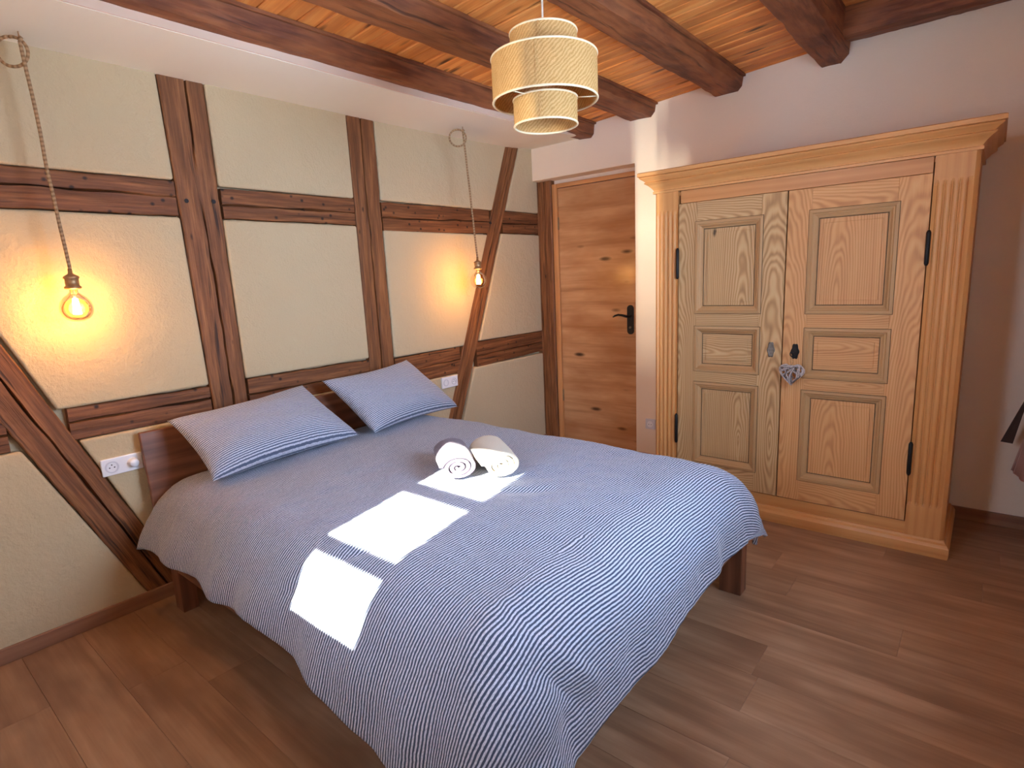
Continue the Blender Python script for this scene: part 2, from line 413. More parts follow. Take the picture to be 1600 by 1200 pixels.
for q in (quad(c(-.44), P1L, 1.968, TOPZ), quad(P1R, P2L, 1.957, TOPZ), quad(P2R, BRL, 1.960, TOPZ), quad(BRR, c(4.0), 1.967, TOPZ),
          quad(c(-.44), BLL, .99, 1.808), quad(BLR, P1L, .988, 1.808), quad(P1R, P2L, .991, 1.806), quad(P2R, BRL, .968, 1.788), quad(BRR, c(4.0), .985, 1.80),
          quad(c(-.44), BLL, 0, .853), quad(BLR, P1L, 0, .85), quad(P1R, P2L, 0, .84), quad(P2R, BRL, 0, .78), quad(BRR, c(4.0), 0, .80)):
    panel(q)

def timber(name, p0, p1, w0, w1, seed, cracks=((.5, .010),), mat=None, xf=.008):
    """hewn timber in the wall plane from (y,z) p0 to p1: wavy edges, uneven face, drying cracks cut as real grooves."""
    a = Vector((p0[0], p0[1])); b = Vector((p1[0], p1[1])); d = b - a; L = d.length; d /= L; nrm = Vector((-d.y, d.x))
    n = max(8, int(L / .02)); P = []; UV = []
    c0, cd = cracks[0]
    for i in range(n + 1):
        t = i / n; u = t * L; w = w0 + (w1 - w0) * t
        cc = c0 + .07 * N(u * 1.3, seed, 1) + .035 * N(u * 7, seed, 2)
        cc = min(.88, max(.12, cc)); e = .011 / w * .5 * (1 + .9 * N(u * 5, seed, 3)); e = max(.010, e)
        dep = cd * max(0, min(1.3, .75 + 1.5 * N(u * 2.3, seed, 4)))
        cols = [0, 0, .03, cc * .35, cc * .7, cc - e, cc, cc + e, cc + (1 - cc) * .3, cc + (1 - cc) * .65, .97, 1, 1]
        row = []; ur = []
        for k, s in enumerate(cols):
            wob = .004 * N(u * 6, seed + (3 if s > .5 else 8), 5) + .0025 * N(u * 25, seed + (3 if s > .5 else 8), 7)
            off = (s - .5) * w + wob * (1 if s < .1 or s > .9 else .3)
            x = xf + .0025 * N(u * 7, s * 3, seed) + .0012 * N(u * 30, s * 9, seed)
            if k in (1, 11): x -= .005
            if k == 6: x -= dep * 2.0
            if k in (0, 12): x = -.05
            q = a + d * u + nrm * off
            row.append((x, q.x, q.y)); ur.append((u, s * w))
        P.append(row); UV.append(ur)
    m = MB(); m.grid(P, UV)
    nn = len(P[0])
    for r, fl in ((0, False), (n, True)):
        ids = [r * nn + k for k in range(nn)]
        m.face(ids if fl else ids[::-1], None)
    o = m.build(name, mat or M_timber, wl); recalc(o)
    return o
timber('post', (1.308, 0), (1.2605, 2.52), .165, .204, 11, ((.42, .016),))
timber('post', (2.274, 0), (2.2610, 2.52), .188, .192, 23, ((.52, .014),))
ex = .0
timber('brace', (.5 * (BLL(0) + BLR(0)), 0), (.5 * (BLL(1.8) + BLR(1.8)), 1.8), .150, .172, 31, ((.45, .016),))
timber('brace', (.5 * (BRL(0) + BRR(0)) - .03, -.02), (.5 * (BRL(2.53) + BRR(2.53)), 2.53), .140, .140, 37, ((.5, .012),))
timber('post', (4.02, 0), (4.02, 2.6), .05, .05, 3)
def rail(y0, y1, z0a, z1a, z0b, z1b, seed, ck=.5):
    timber('rail', (y0, (z0a + z1a) / 2), (y1, (z0b + z1b) / 2), z1a - z0a, z1b - z0b, seed, ((ck, .014),), M_rail, .005)
rail(-.44, P1L(1.89) - .006, 1.808, 1.972, 1.808, 1.968, 41, .55)
rail(P1R(1.89) + .012, P2L(1.89) - .005, 1.806, 1.952, 1.808, 1.960, 43, .45)
rail(P2R(1.89) + .008, BRL(1.89) - .012, 1.770, 1.955, 1.792, 1.966, 47, .5)
rail(BRR(1.88) - .005, 4.0, 1.797, 1.966, 1.803, 1.970, 53, .45)
rail(-.44, BLL(.92) - .006, .853, .99, .853, .99, 59, .5)
rail(BLR(.92) + .010, P1L(.92) - .006, .850, .992, .846, .984, 61, .55)
rail(P1R(.92) + .012, P2L(.92) - .005, .838, .991, .832, .985, 67, .45)
rail(P2R(.88) + .008, BRL(.88) - .012, .768, .962, .785, .973, 71, .5)
rail(BRR(.89) + .004, 4.0, .792, .984, .814, .988, 73, .45)

for y, z in ((1.212, 1.880), (1.338, 1.885), (3.385, 1.87)):
    MB().tube([(.004, y, z), (.0125, y, z)], .010, 10).build('peg', M_hole, wl)

# back wall with door recess
wb = struct(box('wall_back', M_white, None, .94, XR + .3, YB, 4.2, 0, 3.0, 'x', 0), 'smooth white back wall')
box('lintel', M_white, wb, -.1, .94, YB, 4.2, 2.222, 3.0, 'x', .004)
box('recess_back', M_white, wb, .10, .96, 4.062, 4.2, 0, 2.23, 'x', 0)
# corner post facing the room at the door
def cornerpost():
    P = []; n = 90
    rings = []
    for i in range(n + 1):
        z = 2.221 * i / n; q = lambda k: .004 * N(z * 5, k, 5) + .002 * N(z * 22, k, 2)
        cc = .066 + .012 * N(z * 2, 3, 3)
        rings.append([(-.03, 4.10, z), (-.03, 4.008 + q(1), z), (.006, 4.006 + q(2), z), (cc - .005, 4.006, z), (cc, 4.016, z), (cc + .005, 4.006, z), (.128 + q(4), 4.006 + q(4), z), (.135 + q(4), 4.014, z), (.135 + q(4), 4.10, z)])
    recalc(MB().loft(rings).build('corner_post', M_timber, wl))
cornerpost()
door = struct(box('door_1', M_oak, None, .188, .985, 4.035, 4.06, .008, 2.150, 'x', .002), 'knotty oak door with horizontal grain')
box('door_frame', M_oakf, door, .138, .186, 4.022, 4.062, 0, 2.188, 'z', .002)
box('door_frame', M_oakf, door, .188, .99, 4.022, 4.062, 2.155, 2.188, 'x', .002)
for z in (1.875, .43): MB().tube([(.187, 4.030, z - .05), (.187, 4.030, z + .05)], .008, 10).build('hinge', M_hinge, door, True)
hp = MB()
rr = [(.028 * math.cos(t), .028 * math.sin(t)) for t in [PI * k / 10 for k in range(11)]]
out = [(.842 + a, 1.176 + b) for a, b in rr] + [(.842 - a, 1.004 - b) for a, b in rr]
hp.loft([[(p[0], yy, p[1]) for p in out] for yy in (4.0345, 4.026)])
handle = recalc(hp.build('handle', M_iron, door, bevel=.0015))
pts = [(.842, 4.026, 1.118), (.842, 3.985, 1.118), (.832, 3.978, 1.120), (.80, 3.976, 1.128), (.765, 3.976, 1.132), (.735, 3.978, 1.124), (.716, 3.981, 1.114)]
MB().tube(pts, [.011, .010, .010, .009, .008, .007, .005], 10).build('lever', M_iron, handle, True)
MB().tube([(.842, 4.027, 1.03), (.842, 4.020, 1.03)], .009, 12).build('keyhole', M_steelold, handle, True)

# walls behind the camera and to its right, with the two windows the daylight comes through
def wall_with_hole(name, mat, axis, a0, a1, h, o0, o1, z0, z1, t0, t1, label):
    """axis 'x': wall runs along x between t0..t1 in y."""
    def bb(m, u0, u1, z_0, z_1):
        if axis == 'x': m.box(u0, u1, t0, t1, z_0, z_1)
        else: m.box(t0, t1, u0, u1, z_0, z_1)
    m = MB(); bb(m, a0, o0, 0, h); bb(m, o1, a1, 0, h); bb(m, o0, o1, 0, z0); bb(m, o0, o1, z1, h)
    return struct(m.build(name, mat), label)
wall_with_hole('wall_front', M_white, 'x', -.14, XR + .3, 3.0, 1.45, 2.04, 1.07, 2.29, -.40, YF, 'white wall with a narrow window')
wall_with_hole('wall_right', M_white, 'y', -.45, 4.25, 3.0, 1.20, 2.30, 1.10, 2.20, XR, XR + .22, 'white wall with a wide window')
w1 = struct(MB().box(1.45, 1.567, -.40, -.34, 1.07, 2.29, 'z').build('window_1', M_plastic, bevel=.003), 'narrow three pane casement')
box('window_frame', M_plastic, w1, 1.927, 2.04, -.40, -.34, 1.07, 2.29, 'z')
zz = [(1.175, 1.500), (1.534, 1.846), (1.884, 2.181)]
for a, b in ((1.07, 1.175), (1.500, 1.534), (1.846, 1.884), (2.181, 2.29)): box('glazing_bar', M_plastic, w1, 1.567, 1.927, -.40, -.34, a, b)
for a, b in zz: box('pane', M_pane, w1, 1.567, 1.927, -.373, -.369, a, b, 'x', 0)
w2 = struct(MB().box(XR + .10, XR + .16, 1.20, 1.26, 1.10, 2.20, 'z').build('window_2', M_plastic, bevel=.003), 'wide window behind the photographer')
box('window_frame', M_plastic, w2, XR + .10, XR + .16, 2.24, 2.30, 1.10, 2.20, 'z')
box('window_frame', M_plastic, w2, XR + .10, XR + .16, 1.71, 1.79, 1.16, 2.14, 'z')
for a, b in ((1.10, 1.16), (2.14, 2.20)): box('window_frame', M_plastic, w2, XR + .10, XR + .16, 1.26, 2.24, a, b, 'y')
for a, b in ((1.26, 1.71), (1.79, 2.24)): box('pane', M_pane, w2, XR + .128, XR + .132, a, b, 1.16, 2.14, 'y', 0)

# baseboards
struct(box('baseboard_left', M_base, None, .011, .026, -.10, 3.99, 0, .066, 'y', .003), 'low brown baseboard under plaster wall')
struct(box('baseboard_back', M_base, None, .965, XR, YB - .016, YB, 0, .070, 'x', .003), 'low brown baseboard on back wall')

# ceiling: sloping boards, beams, soffit
cz = lambda x: 2.560 + (x - .6) * .067
ce = struct(MB().box(-.14, XR + .3, -.45, 4.25, 2.90, 3.0).build('ceiling', M_white, loc=(0, 0, 0)), 'board ceiling with exposed beams')
pw = .0885; y = 1.248 - pw * 18; i = 0
while y < YB:
    y1 = min(y + pw, YB)
    m = MB(); xa, xb = .44, 2.24; dz = random.uniform(-.003, .003)
    b = m.add([(x, yy, cz(x) + t + dz) for x in (xa, xb) for yy in (y + .0022, y1 - .0022) for t in (0, .02)])
    for q in ((0, 1, 3, 2), (4, 6, 7, 5), (0, 4, 5, 1), (2, 3, 7, 6), (0, 2, 6, 4), (1, 5, 7, 3)):
        m.face([b + k for k in q], [(m.v[b + k][0], m.v[b + k][1] + m.v[b + k][2]) for k in q])
    recalc(m.build('ceiling_board', M_plank, ce, bevel=.005, seg=1))
    if y > -.1:
        box('ceiling_board', M_plank, ce, 2.255, XR + .05, y + .0012, y1 - .0012, 2.775, 2.795, 'x', .003, 1)
    y += pw; i += 1
box('bay_side', M_beam, ce, 2.235, 2.262, -.45, YB, 2.66, 2.80, 'y', 0)

def beam(xl, xr, zb, ztop, seed, cham=.03, name='beam', y0=-.42, y1=YB + .02):
    rings = []; n = 90
    for i in range(n + 1):
        yy = y0 + (y1 - y0) * i / n
        q = lambda k, a=.006: a * N(yy * 2.2, k * 3.1, seed) + a * .6 * N(yy * 9, k * 3.1, seed + 5) + a * .3 * N(yy * 30, k * 2, seed)
        cr = cham * (1 + .5 * N(yy * 1.5, 9, seed))
        w = xr - xl
        rings.append([(xl + q(1), yy, ztop), (xl + q(2), yy, zb + cr * .6 + q(2)), (xl + cr * .5 + q(3), yy, zb + q(3)),
                      (xl + w * .35, yy, zb + q(4, .005)), (xl + w * .65, yy, zb + q(5, .005)),
                      (xr - cr + q(6), yy, zb + q(6)), (xr - cr * .25 + q(7), yy, zb + cr * .8 + q(7)), (xr + q(8, .004), yy, (zb + ztop) / 2 + .02), (xr + q(9, .003), yy, ztop)])
    return recalc(MB().loft(rings).build(name, M_beam, ce))
beam(.46, .612, 2.462, 2.60, 2, .03)
beam(.893, 1.104, 2.512, 2.65, 5, .032)
beam(1.500, 1.690, 2.540, 2.69, 8, .034)
beam(2.112, 2.276, 2.562, 2.80, 13, .045)
# battens where the boards meet the beams
for xr in (.612, 1.104, 1.690):
    z = cz(xr); box('batten', M_beam, ce, xr - .004, xr + .014, -.4, YB, z - .014, z + .002, 'y', .002, 1)
# trimmer along the back wall
rings = []
for i in range(60):
    x = 2.268 + (XR + .02 - 2.268) * i / 59; q = lambda k: .006 * N(x * 6, k, 77) + .003 * N(x * 26, k, 7)
    rings.append([(x, YB + .02, 2.79), (x, YB + .02, 2.662 + q(1)), (x, 3.86, 2.648 + q(2)), (x, 3.79, 2.632 + q(3)), (x, 3.735, 2.638 + q(4)), (x, 3.718 + q(5), 2.665), (x, 3.715 + q(6), 2.73), (x, 3.72, 2.79)])
recalc(MB().loft(rings).build('trimmer_beam', M_beam, ce))
# white soffit strip along the timber wall
rows = []
for yy, z in ((-.45, 2.428), (2.4, 2.427), (3.0, 2.433), (3.6, 2.447), (3.96, 2.474)):
    xe = .515 - .02 * (yy < 1) + .03 * min(1, max(0, (yy - 2) / 1))
    rows.append([(-.05, yy, z), (xe, yy, z), (xe, yy, z + .14), (-.05, yy, z + .14)])
sof = recalc(MB().loft(rows).build('soffit', M_soffit, ce))
rows = []
for yy, z in ((-.45, 2.430), (2.4, 2.429), (3.0, 2.435), (3.6, 2.449), (3.93, 2.474)):
    xe = .515 - .02 * (yy < 1) + .03 * min(1, max(0, (yy - 2) / 1))
    rows.append([(xe, yy, z), (xe + .008, yy, z), (xe + .008, yy, z + .04), (xe, yy, z + .04)])
recalc(MB().loft(rows).build('soffit_edge', M_edge, ce))

# ------------------------------------------------------------------ bed
bed = thing('bed', 'walnut-brown double bed frame under striped duvet, against timbered wall', 'bed', (1.15, 1.67, 0))
m = MB(); rings = []
for z, x in ((.30, .118), (.835, .066)):
    rings.append([(x - .022, .842, z), (x, .842, z), (x, 2.515, z), (x - .022, 2.515, z)])
hb = MB()
b = hb.add([p for r in rings for p in r])
for q in ((0, 1, 2, 3), (4, 7, 6, 5), (0, 4, 5, 1), (1, 5, 6, 2), (2, 6, 7, 3), (3, 7, 4, 0)):
    hb.face([b + k for k in q], [(hb.v[b + k][1], hb.v[b + k][2] + hb.v[b + k][0]) for k in q])
recalc(hb.build('headboard', M_bedw, bed, bevel=.004))
box('side_rail', M_bedw, bed, .17, 2.20, .853, .880, .20, .40, 'x', .003)
box('side_rail', M_bedw, bed, .17, 2.20, 2.470, 2.497, .20, .40, 'x', .003)
box('foot_rail', M_bedw, bed, 2.218, 2.242, .86, 2.49, .262, .40, 'y', .003)
for x0, x1 in ((.155, .24), (2.135, 2.232)):
    for y0, y1 in ((.851, .92), (2.428, 2.500)):
        k = .04 if (x0 > 1 and y0 < 1) else 0
        box('leg', M_bedw, bed, x0 - k, x1 - k, y0 + k, y1 + k, 0, .38, 'z', .003)
box('mattress', M_cloth, bed, .13, 2.17, .90, 2.45, .30, .50, 'x', .06, 4)

# duvet: one draped cloth over the bed, corners falling lower
HX0, XS, YN, YFAR, R = .105, 2.03, 1.03, 2.33, .235
Q = R * PI / 2
def bend(d):
    if d <= 0: return 0.0, 0.0
    if d < Q: return R * math.sin(d / R), R * (1 - math.cos(d / R))
    return R, R + (d - Q)
nA, nB = 230, 210
LAmax = .475
P = []; UV = []
for i in range(nA + 1):
    a = a0 = HX0 + (XS + LAmax - HX0) * i / nA
    row = []; ur = []
    # hem length on the near side varies along the bed
    t = max(0, min(1, (a - HX0) / 2.2))
    Ln = Q + .028 + .0 * t + .15 * max(0, (t - .55)) / .45 + .014 * N(a * 5, 1.3, 2)
    Lf = Q + .03 + .03 * N(a * 4, 7.3, 2)
    tot = Ln + (YFAR - YN) + Lf
    for j in range(nB + 1):
        bq = -Ln + tot * j / nB       # 0 at YN
        fa = 1.0 - .13 * min(1, max(0, (bq + .2) / 1.5))
        if a > XS: a = XS + (a0 - XS) * fa
        da = a - XS + .012 * N(bq * 4, 3, 3)
        w = YFAR - YN
        db = -bq if bq < 0 else (bq - w if bq > w else 0)
        sg = -1 if bq < 0 else 1
        y0 = YN if bq < 0 else (YFAR if bq > w else YN + bq)
        if da > 0 and db > 0:
            r = math.hypot(da, db); th = math.atan2(db, da)
            if sg > 0 and r > .40: r = .40 + (r - .40) * .40
            o, dr = bend(r); k = max(0, r - Q)
            o += math.cos(th) ** 2 * max(0, r - Q) * .25 + math.sin(th) ** 2 * max(0, r - Q * .7) * .30 + k * (.25 if sg < 0 else .05) * math.sin(2 * th) + .012 * math.sin(th * 7 + .8) * min(1, max(0, r - .22) / .25) * math.sin(2 * th)
            o *= 1 + (.20 if sg < 0 else .30) * math.sin(2 * th) ** 2
            x = XS + o * math.cos(th); y = y0 + sg * o * math.sin(th); z = -dr
            nx, ny, nz = math.cos(th) * min(1, r / Q), sg * math.sin(th) * min(1, r / Q), max(0, 1 - r / Q)
        elif da > 0:
            o, dr = bend(da); o += max(0, da - Q) * .25
            x = XS + o; y = y0; z = -dr; nx, ny, nz = min(1, da / Q), 0, max(0, 1 - da / Q)
        elif db > 0:
            o, dr = bend(db); o += max(0, db - Q * .7) * .30
            x = a; y = y0 + sg * o; z = -dr; nx, ny, nz = 0, sg * min(1, db / Q), max(0, 1 - db / Q)
        else:
            x = a; y = y0; z = 0; nx, ny, nz = 0, 0, 1
        # quilt body: slightly domed, rumpled
        ctr = 1 - abs((bq - w / 2) / (w / 2 + .4)) ** 2.5
        z += .610 + .018 * ctr - .03 * max(0, (a - 1.45)) ** 1.5
        if a < .30: z -= .05 * ((.30 - a) / .2) ** 2 * .6
        dsp = .013 * N(a * 2.6, bq * 2.6, 1) + .006 * N(a * 7, bq * 7, 4) + .0028 * N(a * 19, bq * 19, 6) + .0012 * N(a * 45, bq * 45, 8)
        # crease lines
        def ridge(x0, y0_, x1, y1_, wd, h):
            ex, ey = x1 - x0, y1_ - y0_; l2 = ex * ex + ey * ey
            s_ = ((a - x0) * ex + (bq - y0_) * ey) / l2
            if s_ < -.1 or s_ > 1.1: return 0
            px, py = x0 + ex * s_, y0_ + ey * s_; dd = math.hypot(a - px, bq - py) / wd
            return h * math.exp(-dd * dd) * max(0, math.sin(PI * min(1, max(0, (s_ + .1) / 1.2))))
        dsp += ridge(1.25, -.25, 1.60, .15, .030, .010) - ridge(1.30, -.28, 1.66, .12, .022, .012)
        dsp += ridge(2.02, -.15, 2.38, .12, .022, .014) - ridge(2.08, -.20, 2.40, .06, .020, .016)
        dsp += ridge(1.55, .55, 1.75, .75, .03, -.012)
        edge = min(1, max(0, (max(da, db) - .2) / .2))
        dsp += edge * (.010 * math.sin(a * 17 + 3 * N(a * 3, 1, 1)) * (1 - min(1, max(0, da) / .12)) if db > 0 else 0)
        dsp += edge * (.008 * math.sin(bq * 15 + 3 * N(bq * 3, 1, 1)) * (1 - min(1, max(0, db) / .12)) if da > 0 else 0)
        row.append((x + nx * dsp, y + ny * dsp, z + nz * dsp)); ur.append((a, bq))
    P.append(row); UV.append(ur)
du = MB().grid(P, UV).build('duvet', M_duvet, None, True)
solid(du, .016, -1)
tag(du, 'blue-grey and white striped duvet spread over the double bed', 'duvet')

m = MB(); Pf = []
for i in range(13):
    t = i / 12; row = []
    for j in range(7):
        q = j / 6 - .5
        row.append((2.275 - .02 * t + .006 * math.sin(q * 7 + t * 2), 2.520 + q * .070 * (1 - .4 * t) + .030 * t, .335 - .130 * t - .02 * q * t))
    Pf.append(row)
solid(MB().grid(Pf, [[(r[1], r[2]) for r in row] for row in Pf]).build('corner_flap', M_pillow, du, True), .006)

# pillows leaning on the headboard
def pillow(name, bl, br, tl, tr, thick, seed, label):
    bl, br, tl, tr = map(Vector, (bl, br, tl, tr))
    ex = ((br - bl) + (tr - tl)).normalized(); ey0 = ((tl - bl) + (tr - br)); nz = ex.cross(ey0).normalized()
    if nz.x < 0: nz = -nz
    n, m_ = 56, 44
    def surf(side):
        P = []; UV = []
        for i in range(n + 1):
            u = i / n; row = []; ur = []
            for j in range(m_ + 1):
                v = j / m_
                p = bl.lerp(br, u).lerp(tl.lerp(tr, u), v)
                uu, vv = 2 * u - 1, 2 * v - 1
                # edges pulled in between the pointed corners
                pin = .028 * (1 - uu * uu) ; pin2 = .024 * (1 - vv * vv)
                p = p - (ey0.normalized() * (vv * pin)) - ex * (uu * pin2)
                h = max(0, (1 - abs(uu) ** 2.8)) ** .5 * max(0, (1 - abs(vv) ** 2.6)) ** .5
                wr = .008 * N(u * 4, v * 4, seed + side) + .004 * N(u * 10, v * 10, seed + side)
                wr += .006 * math.sin(uu * vv * 9 + seed) * (abs(uu) * abs(vv))
                sg = thick * (.72 + .28 * (1 - v)) # fuller at the bottom
                p = p + nz * side * (h * (sg * .5 + wr) + .001)
                row.append(p); ur.append((v * ey0.length * .5, u * .7))
            P.append(row); UV.append(ur)
        return P, UV
    m = MB(); P, UV = surf(1); m.grid(P, UV); P, UV = surf(-1)
    m.grid([r[::-1] for r in P], [r[::-1] for r in UV])
    # thin piping edge
    o = m.build(name, M_pillow, None, True)
    bm = bmesh.new(); bm.from_mesh(o.data); bmesh.ops.remove_doubles(bm, verts=bm.verts, dist=.0025); bmesh.ops.recalc_face_normals(bm, faces=bm.faces); bm.to_mesh(o.data); bm.free()
    return tag(o, label, 'pillow', 'striped pillows on the bed')
pillow('pillow', (.485, .965, .652), (.44, 1.745, .664), (.150, .935, .885), (.135, 1.625, .930), .22, 3.1, 'striped pillow nearer the dimmer socket, leaning on the brown headboard')
pillow('pillow', (.445, 1.845, .650), (.36, 2.575, .640), (.150, 1.735, .935), (.125, 2.370, .965), .22, 9.4, 'striped pillow nearer the oak door, leaning on the brown headboard')

# rolled towels
def towel(mat, front, ang, length, R0, label, flat=.80, turns=3.1):
    fx, fy, fz = front; d = Vector((math.cos(ang), math.sin(ang), 0)); sx = Vector((-d.y, d.x, 0))
    n = 110; r0 = .010; th = (R0 - r0) / turns * .74
    outer, inner = [], []
    for i in range(n + 1):
        t = i / n; a = t * turns * 2 * PI + 2.4; r = r0 + (R0 - r0) * t
        r += .0018 * N(t * 14, 2, R0)
        outer.append((r * math.cos(a), r * math.sin(a))); ri = max(.002, r - th); inner.append((ri * math.cos(a), ri * math.sin(a)))
    m = MB(); secs = []
    for k in range(9):
        s = k / 8
        secs.append(s)
    rings = []
    for s in secs:
        cpt = Vector((fx, fy, fz)) - d * (length * s); sc = 1 + .035 * math.sin(PI * s) + .02 * N(s * 4, R0, 4)
        ring = []
        for q in outer + inner[::-1]:
            tw = 0.006 * (N(q[0] * 40, q[1] * 40, 3)) if s in (0, 1) else 0
            ring.append(cpt + sx * (q[0] * sc * 1.16) + Vector((0, 0, q[1] * sc * flat)) + d * tw)
        rings.append(ring)
    m.loft(rings, True, False)
    for s_i in (0, 8):
        base = s_i * (2 * (n + 1)); N2 = 2 * (n + 1)
        for i in range(n):
            m.face((base + i, base + i + 1, base + N2 - 2 - i, base + N2 - 1 - i))
    o = m.build('rolled_towel', mat, None); recalc(o)
    bv = o.modifiers.new('bevel', 'BEVEL'); bv.width = .003; bv.segments = 2; bv.limit_method = 'ANGLE'; bv.angle_limit = math.radians(50)
    me = o.data; me.polygons.foreach_set('use_smooth', [True] * len(me.polygons))
    return tag(o, label, 'towel', 'rolled towels on the duvet')
towel(M_towel1, (1.352, 1.585, .690), math.radians(-38), .28, .070, 'mauve-grey rolled towel lying on the striped duvet')
towel(M_towel2, (1.488, 1.700, .692), math.radians(-36), .28, .074, 'cream white rolled towel lying on the striped duvet')

# ------------------------------------------------------------------ wardrobe
WF, WBK = 3.335, 3.90
wr = thing('wardrobe', 'antique waxed pine wardrobe with two panelled doors and wide cornice', 'wardrobe', (2.15, 3.6, 0))
box('side_panel', M_pine, wr, 1.392, 1.412, WF + .01, WBK, .06, 1.93, 'z')
box('side_panel', M_pine, wr, 2.880, 2.902, WF + .01, WBK, .06, 1.93, 'z')
box('back_panel', M_pine, wr, 1.41, 2.88, WBK - .015, WBK, .06, 1.93, 'z')
box('top_board', M_pine, wr, 1.41, 2.88, WF + .01, WBK - .015, 1.88, 1.90, 'x')
box('bottom_board', M_pine, wr, 1.41, 2.88, WF + .01, WBK - .015, .10, .12, 'x')
# plinth with a bullnose, and the board under the doors
prof = [(0, .0), (.030, .0), (.034, .02), (.033, .055), (.026, .070), (.016, .078), (.012, .088), (0, .088)]
def sweep(prof, x0, x1, yf, yb):
    rings = []
    for sx, sy, ox, oy in ((x0, yb, -1, 0), (x0, yf, -1, -1), (x1, yf, 1, -1), (x1, yb, 1, 0)):
        rings.append([(sx + ox * o, sy + oy * o, z) for o, z in prof])
    m = MB(); base = [m.add(r) for r in rings]; n = len(prof)
    for i in range(3):
        for k in range(n):
            k2 = (k + 1) % n; ids = (base[i] + k, base[i] + k2, base[i + 1] + k2, base[i + 1] + k)
            ax = 0 if i == 1 else 1
            vv = [sum(math.hypot(prof[j + 1][0] - prof[j][0], prof[j + 1][1] - prof[j][1]) for j in range(q)) for q in (k, k + 1)] if k < n - 1 else [0, .1]
            m.face(ids, [(m.v[ids[0]][ax], vv[0]), (m.v[ids[1]][ax], vv[1]), (m.v[ids[2]][ax], vv[1]), (m.v[ids[3]][ax], vv[0])])
    for i in (0, 3): m.face([base[i] + k for k in range(n)])
    return m
recalc(sweep(prof, 1.392, 2.900, WF, WBK).build('plinth', M_pine, wr, bevel=.002))
box('bottom_rail', M_pine, wr, 1.530, 2.752, WF - .004, WF + .02, .088, .152, 'x')
prof = [(0, 1.905), (.014, 1.905), (.015, 1.917), (.009, 1.920), (.012, 1.927), (.021, 1.939), (.035, 1.953), (.050, 1.963), (.055, 1.968), (.047, 1.973), (.052, 1.978), (.062, 1.986), (.072, 1.993), (.077, 1.999), (.070, 2.003), (.083, 2.004), (.083, 2.024), (.075, 2.028), (0, 2.028)]
co = recalc(sweep(prof, 1.392, 2.902, WF - .006, WBK).build('cornice', M_pine, wr, bevel=.0012))
box('cornice_top', M_pine, wr, 1.40, 2.89, WF, WBK, 2.00, 2.02, 'x')
box('frieze', M_pine2, wr, 1.545, 2.742, WF - .002, WF + .02, 1.834, 1.905, 'x')
def pilaster(x0, x1, flip):
    """reeded corner pilaster with plain blocks above and below."""
    yf = WF - .012; yb = WF + .045
    m = MB()
    def prof(reed):
        pts = [(x0, yb), (x0, yf + (.012 if flip else .0))]
        if flip: pts.append((x0 + .014, yf))
        a, b = (x0 + .024, x1 - .012) if flip else (x0 + .012, x1 - .034)
        nr = 4; wd = (b - a) / nr
        for k in range(nr):
            s0 = a + wd * k
            for t in range(7):
                q = t / 6; dep = .009 * reed * (1 - math.sin(PI * q) ** .6) if reed else 0
                pts.append((s0 + wd * (.04 + .92 * q), yf + dep))
        if not flip: pts.append((x1 - .016, yf))
        pts += [(x1, yf + (.0 if flip else .016)), (x1, yb)]
        return pts
    zs = [(.088, 0), (.245, 0), (.268, 1), (1.775, 1), (1.80, 0), (1.905, 0)]
    rings = [[(px, py, z) for px, py in prof(rd)] for z, rd in zs]
    o = recalc(m.loft(rings).build('pilaster', M_pine, wr)); return o
pilaster(1.388, 1.533, True); pilaster(2.748, 2.908, False)

